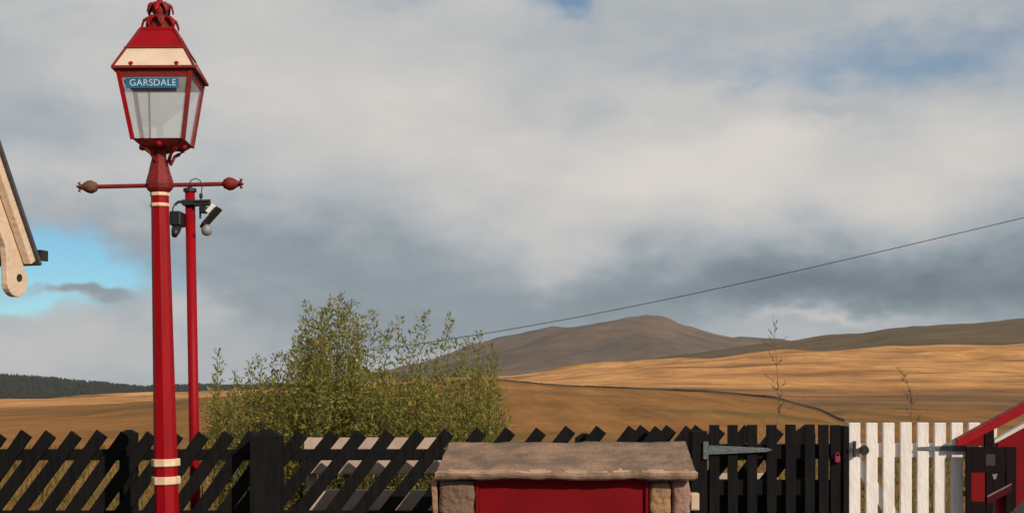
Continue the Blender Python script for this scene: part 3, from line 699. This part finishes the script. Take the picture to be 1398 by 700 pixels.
MB().span(T(1425, 0).x, T(1440, 0).x, -.01, .04, 0, T(0, 575).z).build('outer_post', red, stair)
MB().span(T(1361.5, 0).x, T(1376, 0).x, -.005, .028, 0, T(0, 704.5).z).build('foot_post', mar, stair)
poly('stringer_foot', [(1384, 694.5), (1420, 660.5), (1560, 560), (1560, 600), (1398, 760), (1384, 760)], .0, .028, dark_step, 0)

# ------------------------------------------------------------------ vegetation
def leaf_mat(name, stops):
    m = bpy.data.materials.new(name); m.use_nodes = True; nt = m.node_tree; b = nt.nodes['Principled BSDF']
    b.inputs['Roughness'].default_value = .55; b.inputs['Specular IOR Level'].default_value = .25
    g = nt.nodes.new('ShaderNodeNewGeometry'); r = nt.nodes.new('ShaderNodeValToRGB'); els = r.color_ramp.elements
    els[0].position, els[0].color = stops[0][0], stops[0][1]+(1,); els[1].position, els[1].color = stops[-1][0], stops[-1][1]+(1,)
    for p, c in stops[1:-1]: els.new(p).color = c+(1,)
    nt.links.new(g.outputs['Random Per Island'], r.inputs[0]); nt.links.new(r.outputs[0], b.inputs['Base Color'])
    tl_ = nt.nodes.new('ShaderNodeBsdfTranslucent'); nt.links.new(r.outputs[0], tl_.inputs[0]); ms = nt.nodes.new('ShaderNodeMixShader'); ms.inputs[0].default_value = .4
    nt.links.new(b.outputs[0], ms.inputs[1]); nt.links.new(tl_.outputs[0], ms.inputs[2]); nt.links.new(ms.outputs[0], nt.nodes['Material Output'].inputs[0])
    return m
willow = leaf_mat('willow_leaf', [(0, (.14, .15, .024)), (.35, (.205, .212, .040)), (.7, (.275, .262, .060)), (.94, (.34, .28, .078)), (1, (.38, .21, .05))])
bark = mat('twig_bark', (.06, .045, .025), (.09, .065, .035), 30, .85)
BTOP = [(280, 565), (292, 530), (312, 522), (345, 508), (380, 504), (402, 478), (416, 440), (440, 434), (462, 424), (480, 436), (500, 472), (530, 496), (558, 502), (590, 494), (620, 490), (650, 482), (672, 488), (688, 530), (694, 570)]
rb = random.Random(11)
bush = thing('willow_bush', 'olive green willow bush with upright leafy shoots behind the black fence', 'bush', (P(480, 0, 9.6).x, 9.6, -.03))
B0 = Vector(bush.location)
stems, lv_v, lv_f = MB(), [], []
def add_leaf(p, d, ln, wd):
    d = d.normalized(); s = d.cross(Vector((rb.uniform(-1, 1), rb.uniform(-1, 1), rb.uniform(-1, 1)))).normalized(); n = s.cross(d)
    k = len(lv_v); lv_v.extend([p, p+d*ln*.45+s*wd*.5+n*wd*.15, p+d*ln, p+d*ln*.45-s*wd*.5+n*wd*.15]); lv_f.append((k, k+1, k+2, k+3))
def shoot(base, tip, r0_, leaf_from, dens, spread, bend=.3):
    L = (tip-base).length; side = Vector((rb.uniform(-1, 1), rb.uniform(-1, 1), 0))*bend*L*.25
    pts = []
    for i in range(7):
        t = i/6; p = base.lerp(tip, t)+side*math.sin(math.pi*t)*.5; p.z = base.z+(tip.z-base.z)*(t**.85); pts.append(p)
    stems.tube(pts, [r0_*(1-.85*i/6) for i in range(7)], 4, cap=False)
    n = int(L*dens*(1-leaf_from))
    for _ in range(n):
        t = leaf_from+(1-leaf_from)*rb.random(); i = min(int(t*6), 5); f = t*6-i
        p = pts[i].lerp(pts[i+1], f); ax = (pts[i+1]-pts[i]).normalized()
        q = Vector((rb.gauss(0, 1), rb.gauss(0, 1), rb.gauss(0, .6))).normalized()
        off = q*spread*rb.random()*(1.15-t*.75)
        add_leaf(p+off, ax*.7+q*.75+Vector((0, 0, rb.uniform(-.3, .2))), rb.uniform(.024, .050), rb.uniform(.009, .016))
bases = [P(px, 0, 9.6) for px in (330, 370, 410, 450, 470, 500, 540, 580, 620, 655)]
for b_ in bases: b_.z = 0
def local(v): return v-B0
for i in range(300):
    Y = 9.6+rb.uniform(-.75, .75); px = rb.uniform(284, 690); top = curve_interp(BTOP, px)
    py = top+rb.random()**.9*(max(600-top, 12))
    tip = P(px, py, Y)
    bb_ = min(bases, key=lambda q: abs(q.x-tip.x)+rb.uniform(0, .35)); base = Vector((bb_.x+rb.uniform(-.1, .1), Y*.5+4.8+rb.uniform(-.1, .1), 0))
    L = (tip-base).length; hi_ = py < 500
    shoot(local(base), local(tip), .009 if L > 1.4 else .006, .35 if hi_ else .25, 150 if hi_ else 110, .12 if hi_ else .18, .4)
# upright shoots standing clear of the mass
SH = [(296, 478), (304, 496), (322, 506), (340, 492), (350, 482), (358, 490), (374, 482), (384, 480), (392, 488), (404, 466), (412, 446), (418, 412), (424, 424), (432, 436), (440, 422), (448, 416), (455, 408), (463, 401), (468, 412), (474, 418), (482, 410), (490, 432), (498, 446),
      (508, 427), (514, 424), (520, 456), (528, 452), (536, 442), (545, 430), (552, 462), (560, 452), (566, 470), (576, 432), (582, 424), (590, 470), (600, 462), (610, 442), (616, 426), (622, 462), (634, 470), (640, 462), (648, 458), (655, 450), (662, 466), (672, 470), (682, 478)]
for px, py in SH:
    Y = 9.6+rb.uniform(-.4, .4); tip = P(px+rb.uniform(-2, 2), py, Y); base = P(px-rb.uniform(8, 34), 600, Y); base.z = .35
    core = 402 < px < 498
    shoot(local(base), local(tip), .006, .30, 230 if core else 150, .085 if core else .06, .2)
    for _ in range(2 if core else 0):
        t2 = tip+Vector((rb.uniform(-.13, .10), rb.uniform(-.1, .1), -rb.uniform(.05, .30))); shoot(local(base), local(t2), .004, .45, 150, .06, .3)
# dense lower mass
for i in range(14000):
    px = rb.triangular(282, 690, 490); top = max(curve_interp(BTOP, px), 492)+12; py = top+(640-top)*rb.random()**.85; Y = 9.6+rb.gauss(0, .45)
    cl = noise.noise(Vector((px*.035, py*.05, Y*2)))
    if cl < -.06: continue
    add_leaf(local(P(px, py, Y)), Vector((rb.gauss(0, 1), rb.gauss(0, 1), rb.gauss(.2, .8))), rb.uniform(.028, .055), rb.uniform(.011, .020))
stems.build('stems', bark, bush)
me = bpy.data.meshes.new('foliage'); me.from_pydata([tuple(v) for v in lv_v], [], lv_f); me.materials.append(willow)
fo = bpy.data.objects.new('foliage', me); C.objects.link(fo); fo.parent = bush

# bare saplings
def sapling(px, py_top, Y, label, seed, h_tw, group):
    rs = random.Random(seed); base = P(px, 0, Y); base.z = -.03
    t = thing('bare_sapling', label, 'sapling', base, group=group); H = P(0, py_top, Y).z+.03
    tr = MB(); pts = [Vector((rs.uniform(-.012, .012)*i, rs.uniform(-.01, .01)*i, H*i/8)) for i in range(9)]
    tr.tube(pts, [.006*(1-.8*i/8) for i in range(9)], 5); tr.build('trunk', bark2, t)
    tw = MB(); lv = MB()
    for k in range(h_tw):
        a = rs.uniform(.35, .97); i = min(int(a*8), 7); p = pts[i].lerp(pts[i+1], a*8-i); q = rs.uniform(0, 6.28); ln = rs.uniform(.15, .5)*(1.15-a)
        d = Vector((math.cos(q)*.8, math.sin(q)*.8, rs.uniform(.5, 1.1))).normalized(); m_ = p+d*ln*.5+Vector((0, 0, -.01)); e = p+d*ln
        tw.tube([p, m_, e], [.0022, .0015, .0008], 4)
        for _ in range(2):
            d2 = (d+Vector((rs.uniform(-.8, .8), rs.uniform(-.8, .8), rs.uniform(-.2, .6)))).normalized(); tw.tube([m_, m_+d2*ln*.4], [.0025, .001], 3)
        for _ in range(6):
            pp = p+d*ln*rs.random(); s = Vector((rs.gauss(0, 1), rs.gauss(0, 1), rs.gauss(0, 1))).normalized()*.008; w_ = s.orthogonal().normalized()*.005
            lv.add([pp, pp+s+w_, pp+s*2, pp+s-w_], [(0, 1, 2, 3)])
    tw.build('twigs', bark2, t); lv.build('leaves', leaf_brown, t)
leaf_brown = leaf_mat('withered_leaf', [(0, (.09, .05, .02)), (.5, (.14, .075, .03)), (1, (.08, .06, .03))])
bark2 = mat('pale_twig', (.13, .085, .055), (.17, .115, .075), 30, .85)
sapling(1053, 428, 10.0, 'thin bare sapling rising behind the black gate', 3, 26, 'bare saplings beyond the fence')
sapling(1243, 500, 10.0, 'short faint bare sapling behind the white gate', 5, 18, 'bare saplings beyond the fence')

# rough grass beyond the fence
rg = random.Random(5); gv, gf = [], []
for i in range(26000):
    Y = 7.6+22*rg.random()**1.7; x = rg.uniform(-.46, .46)*Y; h_ = rg.uniform(.06, .20)*(1+.6*noise.noise(Vector((x*.8, Y*.8, 0)))); q = rg.uniform(0, 6.28)
    b0 = Vector((x, Y, -.03)); w_ = Vector((math.cos(q), math.sin(q), 0))*rg.uniform(.004, .009)*(1+Y*.06); l_ = Vector((rg.gauss(0, .4), rg.gauss(0, .4), 0))*h_
    k = len(gv); gv += [b0-w_, b0+w_, b0+w_*.6+l_*.45+Vector((0, 0, h_*.6)), b0+l_+Vector((0, 0, h_)), b0-w_*.6+l_*.45+Vector((0, 0, h_*.6))]; gf.append((k, k+1, k+2, k+3, k+4))
gm = bpy.data.meshes.new('rough_grass'); gm.from_pydata([tuple(v) for v in gv], [], gf)
gm.materials.append(leaf_mat('rough_grass_blade', [(0, (.09, .105, .022)), (.45, (.14, .13, .03)), (.75, (.24, .16, .05)), (1, (.32, .19, .07))]))
go = bpy.data.objects.new('rough_grass', gm); C.objects.link(go); tag(go, 'rough green and tawny grass growing beyond the fence', 'grass', kind='stuff')

# conifer plantation on the left-hand hill
rf_ = random.Random(9); cv, cf = [], []
def hill_z(o, x, y):
    ok, loc, nor, idx = o.ray_cast(Vector((x, y, 2000)), Vector((0, 0, -1))); return loc.z if ok else None
for i in range(5200):
    Y = rf_.uniform(2050, 2720); px = rf_.uniform(-160, 300); x = (px-HX)/FPX*Y; z = hill_z(wood_hill, x, Y)
    if z is None: continue
    h_ = rf_.uniform(4, 6.5)*(1.0 if px < 150 else .7); r_ = h_*rf_.uniform(.30, .42); k = len(cv)
    for zz, rr in ((-.5, .5), (h_*.12, 1.0), (h_*.55, .55)):
        for j in range(5): q = 6.283*j/5+i; cv.append((x+r_*rr*math.cos(q), Y+r_*rr*math.sin(q), z+zz))
    cv.append((x, Y, z+h_))
    for a in (0, 5):
        for j in range(5): cf.append((k+a+j, k+a+(j+1) % 5, k+a+5+(j+1) % 5, k+a+5+j))
    for j in range(5): cf.append((k+10+j, k+10+(j+1) % 5, k+15))
cm = bpy.data.meshes.new('conifer_wood'); cm.from_pydata(cv, [], cf)
cm.materials.append(leaf_mat('conifer_needles', [(0, (.022, .028, .024)), (.6, (.030, .036, .030)), (1, (.040, .043, .034))]))
co = bpy.data.objects.new('conifer_wood', cm); C.objects.link(co); tag(co, 'dark conifer plantation covering the far hillside at left', 'forest', kind='stuff')

# ------------------------------------------------------------------ dry stone wall along the crest of the near field
dsw = mat('dry_stone', (.030, .025, .020), (.055, .045, .035), .8, .95, .6, 3)
wall_t = thing('field_wall', 'dark dry stone wall curving along the crest of the tawny field', 'wall', P(900, 532, 98))
W0 = Vector(wall_t.location); wb = MB()
pts = []
for k in range(73):
    px = 670+k*(1152-670)/72; Y = 99.0+.6*math.sin(k*.4); x = (px-HX)/FPX*Y; z = hill_z(ground, x, Y)
    pts.append(Vector((x, Y, z if z is not None else 0))-W0)
for i, (a, b) in enumerate(zip(pts, pts[1:])):
    h0 = .10+.10*max(0, (i-8)/64); t0 = h0+random.uniform(-.03, .03)
    wb.loft([a+Vector((0, -.25, -.3)), a+Vector((0, .25, -.3)), a+Vector((0, .18, h0)), a+Vector((0, -.18, h0))], [b+Vector((0, -.25, -.3)), b+Vector((0, .25, -.3)), b+Vector((0, .18, t0)), b+Vector((0, -.18, t0))])
wb.build('stonework', dsw, wall_t)

# ------------------------------------------------------------------ overhead cable and its poles
ca, cb = P(462, 484, 46), P(1470, 280, 24)
cbl = thing('overhead_cable', 'thin overhead cable crossing the sky above the hills', 'cable', ca)
pts = [ca.lerp(cb, t/40)-ca-Vector((0, 0, .30*math.sin(math.pi*t/40))) for t in range(41)]
MB().tube(pts, [.013-.006*t/40 for t in range(41)], 5).build('wire', mat('cable_black', (.03, .03, .03), None, rough=.6), cbl)
pole_m = mat('pole_timber', (.06, .045, .032), (.09, .07, .05), 6, .85, .4, stretch=(4, 4, .3))
for q, lb_ in ((ca, 'timber cable pole hidden behind the willow bush'), (cb, 'timber cable pole beyond the right edge')):
    zg = hill_z(ground, q.x, q.y) or -.03
    t = thing('cable_pole', lb_, 'pole', (q.x, q.y, zg)); MB().tube([(0, 0, -.3), (0, 0, q.z-zg+.1)], [.11, .08], 10).build('shaft', pole_m, t, True)
    MB().lathe([(.02, -.05), (.04, -.03), (.03, 0), (.04, .03), (.02, .06)], 8, (0, 0, q.z-zg+.1)).build('insulator', pale_plastic, t, True)

# ------------------------------------------------------------------ thin moorland haze
_lo, _hi = [1e9]*3, [-1e9]*3
for o_ in (ground, far_field, wood_hill, right_hill, fell):
    for v in o_.data.vertices:
        for a in range(3): _lo[a] = min(_lo[a], v.co[a]); _hi[a] = max(_hi[a], v.co[a])
hz = MB().span(_lo[0]-20, _hi[0]+20, _lo[1]-20, _hi[1]+20, _lo[2]-1, _hi[2]+4)
hm = bpy.data.materials.new('haze_air'); hm.use_nodes = True; hm.node_tree.nodes.clear()
pv = hm.node_tree.nodes.new('ShaderNodeVolumePrincipled'); pv.inputs['Color'].default_value = (.84, .87, .90, 1); pv.inputs['Density'].default_value = 3.0e-5
hmo = hm.node_tree.nodes.new('ShaderNodeOutputMaterial'); hm.node_tree.links.new(pv.outputs[0], hmo.inputs['Volume'])
ho = hz.build('haze', hm); tag(ho, 'thin pale haze in the air over the moor', 'haze', kind='stuff')

print('objects', len(bpy.data.objects))
